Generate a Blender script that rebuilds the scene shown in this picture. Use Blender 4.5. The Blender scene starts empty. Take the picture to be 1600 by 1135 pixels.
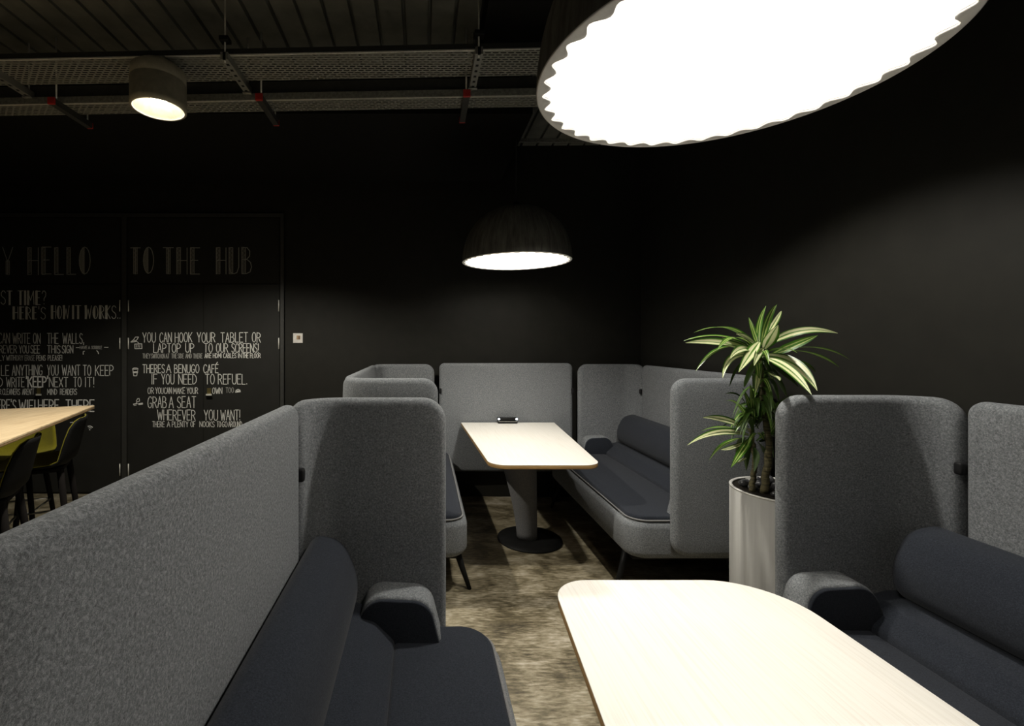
import bpy, bmesh, math, random
from mathutils import Vector, Matrix, noise
random.seed(7)
S = bpy.context.scene
COL = S.collection
PI = math.pi

# ---------------------------------------------------------------- camera
F, CX, CY, EYE = 736.65, 661.0, 535.7, 1.48
cam_d = bpy.data.cameras.new('camera')
cam = bpy.data.objects.new('camera', cam_d)
COL.objects.link(cam)
cam.location = (0, 0, EYE)
cam.rotation_euler = (PI / 2, 0, 0)
cam_d.sensor_fit = 'HORIZONTAL'
cam_d.sensor_width = 36.0
cam_d.lens = F / 1600 * 36.0
cam_d.shift_x = (800 - CX) / 1600
cam_d.shift_y = -(567.5 - CY) / 1600
cam_d.clip_start = 0.02
S.camera = cam

# ---------------------------------------------------------------- world, light levels, exposure
w = bpy.data.worlds.new('room_ambience')
S.world = w
w.use_nodes = True
w.node_tree.nodes['Background'].inputs[0].default_value = (1.0, 0.97, 0.9, 1)
w.node_tree.nodes['Background'].inputs[1].default_value = 0.03
S.view_settings.view_transform = 'Standard'
S.view_settings.look = 'None'
S.view_settings.gamma = 1
S.view_settings.use_curve_mapping = False
S.view_settings.exposure = 0.0
WARM = (1.0, 0.955, 0.87)
BELL_W = (2.8, 7.0)          # watts of the open light of each bell pendant bulb
BELL_BEAM_W = (25.0, 36.0)   # watts of the downward beam: near pendant (dimmed), far pendant
FLOOD_W = 245.0       # watts of the ceiling floodlight over the bar table
DOWN_W = 152.0        # watts of the downlight between the booths

# ---------------------------------------------------------------- small helpers
def px(x, y, z):
    return Vector(((x - CX) * z / F, z, EYE - (y - CY) * z / F))

ORIG = {}

def tag(o, label=None, cat=None, group=None, kind=None):
    if label: o['label'] = label
    if cat: o['category'] = cat
    if group: o['group'] = group
    if kind: o['kind'] = kind
    return o

def empty(name, loc, label=None, cat=None, group=None, kind=None):
    o = bpy.data.objects.new(name, None)
    o.empty_display_size = 0.05
    COL.objects.link(o)
    o.location = loc
    ORIG[o] = Vector(loc)
    return tag(o, label, cat, group, kind)

def mk(name, verts, faces, m, parent=None, loc=None, smooth=True, uvs=None, local=False, weld=0.0):
    """one mesh object; verts are world coordinates unless local"""
    me = bpy.data.meshes.new(name)
    o0 = ORIG[parent] if parent is not None else Vector(loc if loc is not None else (0, 0, 0))
    if local: o0 = Vector((0, 0, 0))
    me.from_pydata([tuple(Vector(v) - o0) for v in verts], [], faces)
    if uvs:
        l = me.uv_layers.new(name='UVMap')
        for p in me.polygons:
            for li in p.loop_indices:
                l.data[li].uv = uvs[me.loops[li].vertex_index]
    bm = bmesh.new(); bm.from_mesh(me)
    if weld: bmesh.ops.remove_doubles(bm, verts=bm.verts, dist=weld)
    bmesh.ops.recalc_face_normals(bm, faces=bm.faces)
    bm.to_mesh(me); bm.free()
    for p in me.polygons: p.use_smooth = smooth
    if m: me.materials.append(m)
    o = bpy.data.objects.new(name, me)
    COL.objects.link(o)
    if parent is not None:
        o.parent = parent
        ORIG[o] = ORIG[parent]
    else:
        o.location = o0
        ORIG[o] = Vector(o0)
    return o

class MB:
    def __init__(s): s.v = []; s.f = []; s.uv = []
    def add(s, vs, fs):
        n = len(s.v); s.v += [Vector(v) for v in vs]; s.f += [tuple(i + n for i in f) for f in fs]
        return s
    def box(s, x0, x1, y0, y1, z0, z1, fn=None):
        vs = [Vector((x, y, z)) for x in (x0, x1) for y in (y0, y1) for z in (z0, z1)]
        if fn: vs = [fn(v) for v in vs]
        return s.add(vs, [(0, 1, 3, 2), (4, 6, 7, 5), (0, 4, 5, 1), (2, 3, 7, 6), (0, 2, 6, 4), (1, 5, 7, 3)])
    def rbox(s, x0, x1, y0, y1, z0, z1, r, fn=None, seg=3):
        bm = bmesh.new(); bmesh.ops.create_cube(bm, size=1)
        for v in bm.verts:
            v.co = Vector(((x0 + x1) / 2 + v.co.x * (x1 - x0), (y0 + y1) / 2 + v.co.y * (y1 - y0), (z0 + z1) / 2 + v.co.z * (z1 - z0)))
        bmesh.ops.bevel(bm, geom=list(bm.edges), offset=r, segments=seg, profile=0.5, affect='EDGES')
        bm.verts.index_update()
        vs = [fn(v.co) if fn else v.co.copy() for v in bm.verts]
        fs = [tuple(v.index for v in f.verts) for f in bm.faces]
        bm.free()
        return s.add(vs, fs)
    def tube(s, pts, rad, seg=10, cap=True):
        pts = [Vector(p) for p in pts]
        rad = rad if isinstance(rad, (list, tuple)) else [rad] * len(pts)
        rings = []; prev = None
        for i, p in enumerate(pts):
            t = (pts[min(i + 1, len(pts) - 1)] - pts[max(i - 1, 0)]).normalized()
            a = prev if prev is not None else (Vector((1, 0, 0)) if abs(t.x) < .9 else Vector((0, 1, 0)))
            a = (a - t * a.dot(t)).normalized(); prev = a
            b = t.cross(a)
            rings.append([p + (a * math.cos(2 * PI * k / seg) + b * math.sin(2 * PI * k / seg)) * rad[i] for k in range(seg)])
        vs = [v for r in rings for v in r]; fs = []
        for i in range(len(rings) - 1):
            for k in range(seg):
                a, b = i * seg + k, i * seg + (k + 1) % seg
                fs.append((a, b, b + seg, a + seg))
        if cap:
            fs.append(tuple(range(seg))); fs.append(tuple(range(len(vs) - seg, len(vs))))
        return s.add(vs, fs)
    def loop_tube(s, pts, r, seg=6):
        pts = [Vector(p) for p in pts]; n = len(pts); vs = []; fs = []
        for i, p in enumerate(pts):
            t = (pts[(i + 1) % n] - pts[i - 1]).normalized()
            a = Vector((0, 0, 1)); a = (a - t * a.dot(t)).normalized(); b = t.cross(a)
            vs += [p + (a * math.cos(2 * PI * k / seg) + b * math.sin(2 * PI * k / seg)) * r for k in range(seg)]
        for i in range(n):
            for k in range(seg):
                fs.append((i * seg + k, i * seg + (k + 1) % seg, ((i + 1) % n) * seg + (k + 1) % seg, ((i + 1) % n) * seg + k))
        return s.add(vs, fs)
    def lathe(s, prof, c, seg=48, fr=None, close=False):
        """prof: (radius, height) list about the vertical axis through c; fr(angle, i) scales the radius"""
        vs = []; fs = []; n = len(prof)
        for k in range(seg):
            th = 2 * PI * k / seg
            for i, (r, h) in enumerate(prof):
                q = r * (fr(th, i) if fr else 1)
                vs.append(Vector((c[0] + q * math.cos(th), c[1] + q * math.sin(th), c[2] + h)))
                s.uv.append((k / seg * 1.0, i / max(1, n - 1)))
        for k in range(seg):
            for i in range(n - 1 + (1 if close else 0)):
                j = (i + 1) % n; k2 = (k + 1) % seg
                fs.append((k * n + i, k * n + j, k2 * n + j, k2 * n + i))
        return s.add(vs, fs)
    def extr(s, out, l0, l1, r, fn, n=5):
        """outline (2-D) extruded from l0 to l1, both ends rounded over by r; fn(p, q, l) gives the point"""
        N = len(out); P = [Vector(p) for p in out]
        area = sum(P[i].x * P[(i + 1) % N].y - P[(i + 1) % N].x * P[i].y for i in range(N))
        sg = 1 if area > 0 else -1
        nor = []
        for i in range(N):
            t = (P[(i + 1) % N] - P[i - 1]).normalized()
            nor.append(Vector((-t.y, t.x)) * sg)          # pointing inward
        rings = []
        for k in range(n + 1):
            a = PI / 2 * k / n
            rings.append((l0 + r * (1 - math.sin(a)), r * (1 - math.cos(a))))
        rings = [(l, d) for l, d in rings][::-1]           # from the cap (inset r) to full outline
        rings += [(l1 - (l - l0), d) for l, d in rings[::-1]]
        vs = []; fs = []
        for l, d in rings:
            for i in range(N):
                q = P[i] + nor[i] * d
                vs.append(fn(q.x, q.y, l))
        for k in range(len(rings) - 1):
            for i in range(N):
                j = (i + 1) % N
                fs.append((k * N + i, k * N + j, (k + 1) * N + j, (k + 1) * N + i))
        fs.append(tuple(range(N))); fs.append(tuple(range(len(vs) - N, len(vs))))
        return s.add(vs, fs)
    def build(s, name, m, parent=None, **kw):
        return mk(name, s.v, s.f, m, parent, uvs=s.uv if len(s.uv) == len(s.v) and s.uv else None, **kw)

def round_poly(pts, rad, seg=6):
    """corners of a polygon rounded with per-corner radii"""
    P = [Vector(p) for p in pts]; N = len(P); out = []
    rad = rad if isinstance(rad, (list, tuple)) else [rad] * N
    for i in range(N):
        p, a, b = P[i], P[i - 1], P[(i + 1) % N]
        u, v = (a - p), (b - p)
        ang = u.angle(v); r = rad[i]
        if r <= 1e-5: out.append(p); continue
        d = min(r / math.tan(ang / 2), u.length * .48, v.length * .48)
        r2 = d * math.tan(ang / 2)
        c = p + (u.normalized() + v.normalized()).normalized() * (r2 / math.sin(ang / 2))
        s0 = p + u.normalized() * d - c; s1 = p + v.normalized() * d - c
        tot = s0.angle_signed(s1)
        for k in range(seg + 1):
            t = -tot * k / seg
            out.append(c + Vector((s0.x * math.cos(t) - s0.y * math.sin(t), s0.x * math.sin(t) + s0.y * math.cos(t))))
    return out

def slab(name, L, h0, h1, R, t, fn, m, parent):
    """upholstered panel: rounded-rectangle outline, fully rounded edge of radius t; fn(u, v, w) places it"""
    H = h1 - h0
    edge = [0, .02, .08, .18, .35, .6, 1.0]
    us = [t * e for e in edge] + [t + (R - t) * k / 4 for k in range(1, 5)]
    mid = max(2, int((L - 2 * R) / .03))
    us = us + [R + (L - 2 * R) * k / mid for k in range(1, mid)] + [L - u for u in us[::-1]]
    vs = []; fs = []; rows = None
    for u in us:
        e = min(u, L - u)
        q = R - math.sqrt(max(0, R * R - (R - e) ** 2)) if e < R else 0
        a, b = h0 + q, h1 - q
        ss = [a + t * x for x in edge] + [a + t + (b - a - 2 * t) * k / 14 for k in range(1, 14)] + [b - t * x for x in edge[::-1]]
        rows = len(ss)
        for sd in (1, -1):
            for v in ss:
                x, y = abs(u - L / 2) - (L / 2 - R), abs(v - (h0 + h1) / 2) - (H / 2 - R)
                d = R - (math.hypot(max(x, 0), max(y, 0)) + min(max(x, y), 0))
                d = max(0, min(d / t, 1))
                vs.append(fn(u, v, sd * t * math.sqrt(max(0, 1 - (1 - d) ** 2))))
    for i in range(len(us) - 1):
        for sd in (0, 1):
            for k in range(rows - 1):
                a = (i * 2 + sd) * rows + k; b = ((i + 1) * 2 + sd) * rows + k
                fs.append((a, a + 1, b + 1, b))
    return mk(name, vs, fs, m, parent, weld=2e-5)

# ---------------------------------------------------------------- materials
class MAT:
    def __init__(s, name):
        s.m = bpy.data.materials.new(name); s.m.use_nodes = True
        s.t = s.m.node_tree; s.n = s.t.nodes
        s.b = s.n['Principled BSDF']
    def node(s, typ, **kw):
        n = s.n.new(typ)
        for k, v in kw.items():
            if k.startswith('i_'):
                key = k[2:]
                n.inputs[int(key) if key.isdigit() else key.replace('_', ' ')].default_value = v
            else: setattr(n, k, v)
        return n
    def link(s, a, b): s.t.links.new(a, b)
    def set(s, **kw):
        for k, v in kw.items(): s.b.inputs[k.replace('_', ' ')].default_value = v
        return s
    def coords(s, kind='Object', scale=(1, 1, 1)):
        tc = s.node('ShaderNodeTexCoord'); mp = s.node('ShaderNodeMapping')
        mp.inputs['Scale'].default_value = scale
        s.link(tc.outputs[kind], mp.inputs[0]); return mp.outputs[0]
    def noise(s, co, scale, detail=3, rough=.55, dist=0):
        n = s.node('ShaderNodeTexNoise'); n.inputs['Scale'].default_value = scale
        n.inputs['Detail'].default_value = detail; n.inputs['Roughness'].default_value = rough
        n.inputs['Distortion'].default_value = dist
        s.link(co, n.inputs['Vector']); return n.outputs['Fac']
    def ramp(s, fac, stops):
        r = s.node('ShaderNodeValToRGB'); el = r.color_ramp.elements
        while len(el) > 1: el.remove(el[-1])
        el[0].position = stops[0][0]; el[0].color = (*stops[0][1], 1)
        for p, c in stops[1:]:
            e = el.new(p); e.color = (*c, 1)
        s.link(fac, r.inputs[0]); return r.outputs[0]
    def color(s, out): s.link(out, s.b.inputs['Base Color']); return s
    def bump(s, fac, strength=.3, dist=.002):
        n = s.node('ShaderNodeBump'); n.inputs['Strength'].default_value = strength; n.inputs['Distance'].default_value = dist
        s.link(fac, n.inputs['Height']); s.link(n.outputs[0], s.b.inputs['Normal']); return s

def plain(name, c, rough=.6, metal=0, var=.12, scale=30):
    k = MAT(name).set(Roughness=rough, Metallic=metal)
    if max(c) < .02: k.b.inputs['Specular IOR Level'].default_value = .12
    f = k.noise(k.coords(), scale, 3)
    k.color(k.ramp(f, [(.3, tuple(x * (1 - var) for x in c)), (.7, tuple(x * (1 + var) for x in c))]))
    return k.m

def felt(name, lo, mid, hi, scale=170, fine=900, bump=.5):
    k = MAT(name).set(Roughness=.95)
    k.b.inputs['Specular IOR Level'].default_value = .1
    k.b.inputs['Sheen Weight'].default_value = .06
    k.b.inputs['Sheen Roughness'].default_value = .6
    co = k.coords()
    f1 = k.noise(co, scale, 5, .75, .6); f2 = k.noise(co, fine, 2)
    mx = k.node('ShaderNodeMath', operation='MULTIPLY_ADD'); mx.inputs[1].default_value = .35
    k.link(f2, mx.inputs[0]); 
    m2 = k.node('ShaderNodeMath', operation='MULTIPLY'); m2.inputs[1].default_value = .65
    k.link(f1, m2.inputs[0]); k.link(m2.outputs[0], mx.inputs[2])
    k.color(k.ramp(mx.outputs[0], [(.36, lo), (.5, mid), (.64, hi)]))
    k.bump(mx.outputs[0], bump, .0015)
    return k.m

M = {}
M['grey_felt'] = felt('grey_wool_felt', (.066, .071, .075), (.165, .175, .185), (.33, .345, .355))
M['navy'] = felt('navy_wool', (.009, .0105, .0145), (.0195, .023, .031), (.036, .041, .053), 260, 1100, .35)
M['piping'] = felt('grey_piping', (.11, .11, .11), (.19, .19, .19), (.27, .27, .27), 300)
M['column'] = felt('charcoal_column_felt', (.09, .09, .095), (.16, .16, .165), (.24, .24, .24), 250)
M['black_metal'] = plain('black_metal', (.012, .012, .012), .45, 0)
M['black_plastic'] = plain('black_plastic', (.015, .015, .016), .35)
M['black_wood'] = plain('black_stained_wood', (.005, .004, .0035), .9)
M['stool_shell'] = plain('black_moulded_shell', (.004, .004, .004), .75)
M['white_chalkpaint'] = plain('white_plastic', (.7, .68, .64), .5)
M['chrome'] = plain('brushed_steel', (.62, .6, .55), .28, 1.0)
M['galv'] = plain('galvanised_steel', (.34, .34, .31), .5, .7, .25, 60)
M['galv_bright'] = plain('bright_steel_and_highlight', (.8, .79, .72), .45, .3, .1, 60)  # pale steel; on the tray lips it stands in for a highlight
M['shaded_metal'] = plain('shaded_steel', (.04, .04, .036), .6, .3)  # steel colour darkened to stand in for shade on the front flange
M['red'] = plain('red_plastic', (.45, .02, .015), .5)
M['cord'] = plain('black_cord', (.03, .03, .03), .6)

k = MAT('dark_painted_wall').set(Roughness=.62)
k.b.inputs['Specular IOR Level'].default_value = .25
co = k.coords(); f = k.noise(co, 9, 4)
k.color(k.ramp(f, [(.3, (.0125, .012, .0095)), (.7, (.0165, .016, .0125))])); k.bump(k.noise(co, 420, 2), .15, .001)
M['wall'] = k.m
k = MAT('dark_painted_door').set(Roughness=.55)
k.b.inputs['Specular IOR Level'].default_value = .25
k.color(k.ramp(k.noise(k.coords(), 6, 4), [(.3, (.018, .018, .016)), (.7, (.022, .022, .02))]))
M['door'] = k.m
M['trim'] = plain('dark_painted_frame', (.034, .034, .031), .5)
M['deck'] = plain('dark_ceiling_deck', (.165, .165, .14), .7, 0, .2, 8)
M['bulkhead'] = plain('black_bulkhead', (.010, .010, .009), .8)

k = MAT('mottled_vinyl_floor').set(Roughness=.42)
co = k.coords('Object', (1.1, 1.9, 1)); co2 = k.coords('Object', (6, 26, 1))
f1 = k.noise(co, 3.2, 6, .62, .5); f2 = k.noise(co2, 3.0, 4, .6)
ad = k.node('ShaderNodeMath', operation='MULTIPLY_ADD'); ad.inputs[1].default_value = .42
k.link(f2, ad.inputs[0])
m2 = k.node('ShaderNodeMath', operation='MULTIPLY'); m2.inputs[1].default_value = .58
k.link(f1, m2.inputs[0]); k.link(m2.outputs[0], ad.inputs[2])
k.color(k.ramp(ad.outputs[0], [(.37, (.05, .041, .024)), (.46, (.15, .125, .075)), (.54, (.30, .26, .175)), (.65, (.52, .47, .38))]))
rr = k.ramp(f2, [(.3, (.35,) * 3), (.7, (.55,) * 3)]); k.link(rr, k.b.inputs['Roughness'])
M['floor'] = k.m

k = MAT('white_ash_laminate').set(Roughness=.45)
co = k.coords('Object', (60, 1.2, 1)); f = k.noise(co, 3, 5, .6, .3)
k.color(k.ramp(f, [(.35, (.80, .765, .70)), (.5, (.86, .83, .77)), (.7, (.87, .845, .79))]))
M['laminate'] = k.m
k = MAT('plywood_edge').set(Roughness=.55)
k.color(k.ramp(k.noise(k.coords('Object', (2, 2, 160)), 4, 3), [(.35, (.30, .17, .06)), (.65, (.48, .30, .12))]))
M['ply'] = k.m
k = MAT('oak_bar_top').set(Roughness=.5)
co = k.coords('Object', (26, 1.6, 6)); f = k.noise(co, 2.4, 6, .62, .9)
k.color(k.ramp(f, [(.3, (.46, .33, .18)), (.5, (.61, .47, .29)), (.72, (.71, .57, .37))]))
M['oak'] = k.m
k = MAT('oak_edge').set(Roughness=.6)
k.color(k.ramp(k.noise(k.coords('Object', (3, 3, 90)), 4, 3), [(.35, (.16, .10, .045)), (.65, (.26, .17, .08))]))
M['oakedge'] = k.m
M['olive'] = felt('olive_upholstery', (.09, .08, .005), (.14, .125, .008), (.20, .175, .014), 300)

k = MAT('bell_outer_felt').set(Roughness=.95)
tc = k.node('ShaderNodeTexCoord'); mp = k.node('ShaderNodeMapping'); mp.inputs['Scale'].default_value = (90, 3, 1)
k.link(tc.outputs['UV'], mp.inputs[0])
f = k.noise(mp.outputs[0], 1.0, 5, .7)
k.color(k.ramp(f, [(.35, (.07, .068, .06)), (.65, (.17, .165, .15))])); k.bump(f, .4, .003)
M['bell_out'] = k.m
M['bell_rim'] = felt('bell_rim_felt', (.84, .83, .79), (.88, .87, .84), (.92, .91, .88), 250, 900, .2)
k = MAT('bell_pleated_liner').set(Roughness=.9); k.b.inputs['Base Color'].default_value = (.86, .84, .80, 1)
M['bell_in'] = k.m

def emit(name, c, s):
    k = MAT(name); k.b.inputs['Base Color'].default_value = (0, 0, 0, 1)
    k.b.inputs['Emission Color'].default_value = (*c, 1); k.b.inputs['Emission Strength'].default_value = s
    return k.m
M['bulb'] = emit('glowing_bulb', WARM, 45)
M['lens'] = emit('glowing_lens', (1.0, .93, .72), 22)
M['led'] = emit('white_led', (.85, .9, 1), 6)
M['reflector'] = plain('bright_reflector', (.9, .86, .74), .35, 0.3)

k = MAT('perforated_steel').set(Roughness=.55, Metallic=.25)
k.b.inputs['Base Color'].default_value = (.30, .30, .265, 1)
tc = k.node('ShaderNodeTexCoord'); br = k.node('ShaderNodeTexBrick')
br.inputs['Scale'].default_value = 1; br.inputs['Brick Width'].default_value = .042; br.inputs['Row Height'].default_value = .021
br.inputs['Mortar Size'].default_value = .0052; br.inputs['Mortar Smooth'].default_value = 0
br.inputs['Color1'].default_value = br.inputs['Color2'].default_value = (0, 0, 0, 1); br.inputs['Mortar'].default_value = (1, 1, 1, 1)
k.link(tc.outputs['Object'], br.inputs['Vector'])
k.link(br.outputs['Color'], k.b.inputs['Alpha'])
M['perf'] = k.m

G1, G2, CR = (.03, .095, .008), (.07, .19, .014), (.68, .68, .40)
for nm_, key_, STRIPES in (
    ('striped_leaf', 'leaf', [(.08, G1), (.30, G2), (.35, (.42, .48, .16)), (.40, (.50, .54, .22)), (.45, G2), (.66, G1), (.71, (.46, .50, .19)), (.76, (.42, .47, .16)), (.81, G2), (1.0, G1)]),
    ('lit_cream_leaf', 'leaf_lit_cream', [(.10, G1), (.17, G2), (.21, CR), (.43, (.74, .73, .47)), (.49, G2), (.58, G2), (.63, CR), (.86, (.66, .67, .38)), (.91, G2), (1.0, G1)])):  # wider cream stripes, with the lamp-lit brightness of front leaves put into the colour
    k = MAT(nm_).set(Roughness=.33)
    tc = k.node('ShaderNodeTexCoord'); sx = k.node('ShaderNodeSeparateXYZ'); k.link(tc.outputs['UV'], sx.inputs[0])
    nz = k.noise(k.coords('UV', (9, 1.2, 1)), 2.0, 3)
    a = k.node('ShaderNodeMath', operation='MULTIPLY_ADD'); a.inputs[1].default_value = .16; k.link(nz, a.inputs[0]); k.link(sx.outputs[0], a.inputs[2])
    r = k.ramp(a.outputs[0], STRIPES)
    k.color(r)
    tr = k.node('ShaderNodeBsdfTranslucent'); k.link(r, tr.inputs[0])
    mx = k.node('ShaderNodeMixShader'); mx.inputs[0].default_value = .22
    k.link(k.b.outputs[0], mx.inputs[1]); k.link(tr.outputs[0], mx.inputs[2])
    k.link(mx.outputs[0], k.n['Material Output'].inputs[0])
    M[key_] = k.m
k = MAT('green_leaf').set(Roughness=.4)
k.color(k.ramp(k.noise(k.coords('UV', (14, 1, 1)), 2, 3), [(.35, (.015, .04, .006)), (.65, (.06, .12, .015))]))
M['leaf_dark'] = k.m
k = MAT('cane_bark').set(Roughness=.8)
f = k.noise(k.coords('Object', (6, 6, 90)), 2, 4)
k.color(k.ramp(f, [(.35, (.035, .03, .013)), (.65, (.14, .12, .055))])); k.bump(f, .5, .004)
M['bark'] = k.m
k = MAT('silver_planter').set(Roughness=.6, Metallic=.1)
k.color(k.ramp(k.noise(k.coords('Object', (30, 30, 1)), 3, 3), [(.3, (.29, .285, .27)), (.7, (.33, .325, .305))]))
M['planter'] = k.m
M['planter_rim'] = plain('planter_rim', (.7, .69, .66), .35, .3)
M['pebble'] = plain('dark_pebble', (.05, .05, .054), .28, 0, .5, 40)
M['pebble_lt'] = plain('grey_pebble', (.16, .16, .15), .5, 0, .3, 40)
M['soil'] = plain('dark_soil', (.012, .010, .008), .9, 0, .4, 90)
def chalk(name, c):
    k = MAT(name).set(Roughness=.9)
    k.color(k.ramp(k.noise(k.coords(), 260, 4, .7), [(.3, tuple(x * .62 for x in c)), (.62, c)]))
    return k.m
M['chalk'] = chalk('chalk', (.80, .80, .76))
M['chalk_bold'] = chalk('heavy_chalk', (.93, .93, .89))
M['chalk_faint'] = chalk('faint_chalk', (.42, .42, .39))  # darker chalk colour for the headings and fainter words

# ---------------------------------------------------------------- the room
WC, WS = 4.544, .02                                  # back wall: y = WC - WS*x
def wall_y(x): return WC - WS * x
XR, XL, YB, HC = 2.08, -6.4, -3.2, 3.37
mk('floor', [(XL, YB, 0), (XR, YB, 0), (XR, 5, 0), (XL, 5, 0), (XL, YB, -.1), (XR, YB, -.1), (XR, 5, -.1), (XL, 5, -.1)],
   [(0, 1, 2, 3), (4, 7, 6, 5), (0, 4, 5, 1), (1, 5, 6, 2), (2, 6, 7, 3), (3, 7, 4, 0)], M['floor'], smooth=False)['kind'] = 'structure'
b = MB(); vs = [(x, wall_y(x) + d, z) for x in (XL, XR + .12) for d in (0, .12) for z in (0, HC + .15)]
b.add(vs, [(0, 1, 3, 2), (4, 6, 7, 5), (0, 4, 5, 1), (2, 3, 7, 6), (0, 2, 6, 4), (1, 5, 7, 3)])
b.build('wall_back', M['wall'], smooth=False)['kind'] = 'structure'
MB().box(XR, XR + .12, YB, wall_y(XR), 0, HC + .15).build('wall_right', M['wall'], smooth=False)['kind'] = 'structure'
MB().box(XL - .12, XL, YB, wall_y(XL), 0, HC + .15).build('wall_left', M['wall'], smooth=False)['kind'] = 'structure'
# corrugated deck ceiling, grooves running away from the camera every 15 cm
prof = []
x = XL
while x < XR - .01:
    x2 = min(x + .15, XR)
    prof += [(x, HC), (max(x, x2 - .022), HC), (max(x, x2 - .018), HC + .035), (x2 - .004, HC + .035)]
    x += .15
vs = []; fs = []
for (a, h) in prof: vs += [(a, YB, h), (a, wall_y(a), h)]
for i in range(len(prof) - 1): fs.append((2 * i, 2 * i + 2, 2 * i + 3, 2 * i + 1))
n = len(vs); vs += [(XL, YB, HC + .15), (XL, 4.7, HC + .15), (XR, YB, HC + .15), (XR, 4.7, HC + .15)]
fs.append((n, n + 1, n + 3, n + 2))
mk('ceiling', vs, fs, M['deck'], smooth=False)['kind'] = 'structure'
# black boxed-in bulkheads: one along the back wall, one over the booths
b = MB(); b.add([(x, y, z) for x in (-6.38, .745) for y in (3.2, wall_y(x) - .004) for z in (3.035, HC)],
                [(0, 1, 3, 2), (4, 6, 7, 5), (0, 4, 5, 1), (2, 3, 7, 6), (0, 2, 6, 4), (1, 5, 7, 3)])
b.build('trim_1', M['bulkhead'], smooth=False)['kind'] = 'structure'
MB().box(.34, XR - .005, -.6, 3.05, 3.24, HC).build('trim_2', M['bulkhead'], smooth=False)['kind'] = 'structure'
MB().box(.76, XR - .01, 4.36, 4.385, HC - .03, HC - .001).build('trim_3', M['galv'], smooth=False)['kind'] = 'structure'

# ---------------------------------------------------------------- doors, chalk writing
def W(x, y, off=0.0):
    kx = (x - CX) / F
    z = (WC - off) / (1 + WS * kx)
    return px(x, y, z)

GL = {
 'A': (1, [[(0, 0), (.5, 1), (1, 0)], [(.2, .36), (.8, .36)]]),
 'B': (1, [[(0, 0), (0, 1), (.55, .98), (.82, .85), (.8, .66), (.5, .54), (0, .52)], [(.5, .54), (.9, .42), (1, .25), (.85, .06), (.5, 0), (0, 0)]]),
 'C': (1, [[(1, .82), (.8, .97), (.5, 1), (.2, .88), (.03, .6), (.03, .36), (.2, .1), (.5, 0), (.8, .03), (1, .18)]]),
 'D': (1, [[(0, 0), (0, 1), (.5, .95), (.88, .74), (1, .5), (.88, .24), (.5, .04), (0, 0)]]),
 'E': (.9, [[(1, 1), (0, 1), (0, 0), (1, 0)], [(0, .52), (.8, .52)]]),
 'F': (.85, [[(1, 1), (0, 1), (0, 0)], [(0, .52), (.8, .52)]]),
 'G': (1.05, [[(1, .84), (.75, 1), (.4, .98), (.1, .75), (0, .45), (.12, .15), (.45, 0), (.8, .05), (.95, .22), (.95, .42), (.55, .42)]]),
 'H': (1, [[(0, 0), (0, 1)], [(1, 0), (1, 1)], [(0, .52), (1, .52)]]),
 'I': (.15, [[(.5, 0), (.5, 1)]]),
 'J': (.7, [[(1, 1), (1, .2), (.6, 0), (.1, .15)]]),
 'K': (1, [[(0, 0), (0, 1)], [(1, 1), (0, .42)], [(.25, .56), (1, 0)]]),
 'L': (.85, [[(0, 1), (0, 0), (1, 0)]]),
 'M': (1.3, [[(0, 0), (.08, 1), (.5, .3), (.92, 1), (1, 0)]]),
 'N': (1.05, [[(0, 0), (0, 1), (1, 0), (1, 1)]]),
 'O': (1.05, [[(.5 + .5 * math.sin(t * PI / 8), .5 + .5 * math.cos(t * PI / 8)) for t in range(17)]]),
 'P': (.95, [[(0, 0), (0, 1), (.6, .97), (1, .8), (.95, .6), (.6, .47), (0, .45)]]),
 'R': (1, [[(0, 0), (0, 1), (.6, .97), (.95, .8), (.9, .6), (.55, .5), (0, .48)], [(.45, .48), (1, 0)]]),
 'S': (.9, [[(1, .85), (.75, .98), (.4, 1), (.08, .85), (.08, .66), (.35, .54), (.7, .46), (.97, .32), (.95, .12), (.65, 0), (.3, .01), (0, .15)]]),
 'T': (1, [[(0, 1), (1, 1)], [(.5, 1), (.5, 0)]]),
 'U': (1, [[(0, 1), (0, .25), (.2, .04), (.5, 0), (.8, .04), (1, .25), (1, 1)]]),
 'V': (1, [[(0, 1), (.5, 0), (1, 1)]]),
 'W': (1.4, [[(0, 1), (.25, 0), (.5, .75), (.75, 0), (1, 1)]]),
 'X': (1, [[(0, 0), (1, 1)], [(0, 1), (1, 0)]]),
 'Y': (1, [[(0, 1), (.5, .45), (1, 1)], [(.5, .45), (.5, 0)]]),
 "'": (.15, [[(.5, 1.05), (.4, .82)]]),
 '!': (.15, [[(.5, 1), (.5, .28)], [(.5, .06), (.5, 0)]]),
 '?': (.8, [[(.05, .8), (.25, .98), (.6, 1), (.95, .84), (.9, .62), (.5, .42), (.5, .26)], [(.5, .06), (.5, 0)]]),
 '.': (.15, [[(.5, .06), (.5, 0)]]),
 ',': (.15, [[(.6, .08), (.3, -.14)]]),
}
GL['\u00c9'] = (GL['E'][0], GL['E'][1] + [[(.35, 1.1), (.75, 1.28)]])

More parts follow.
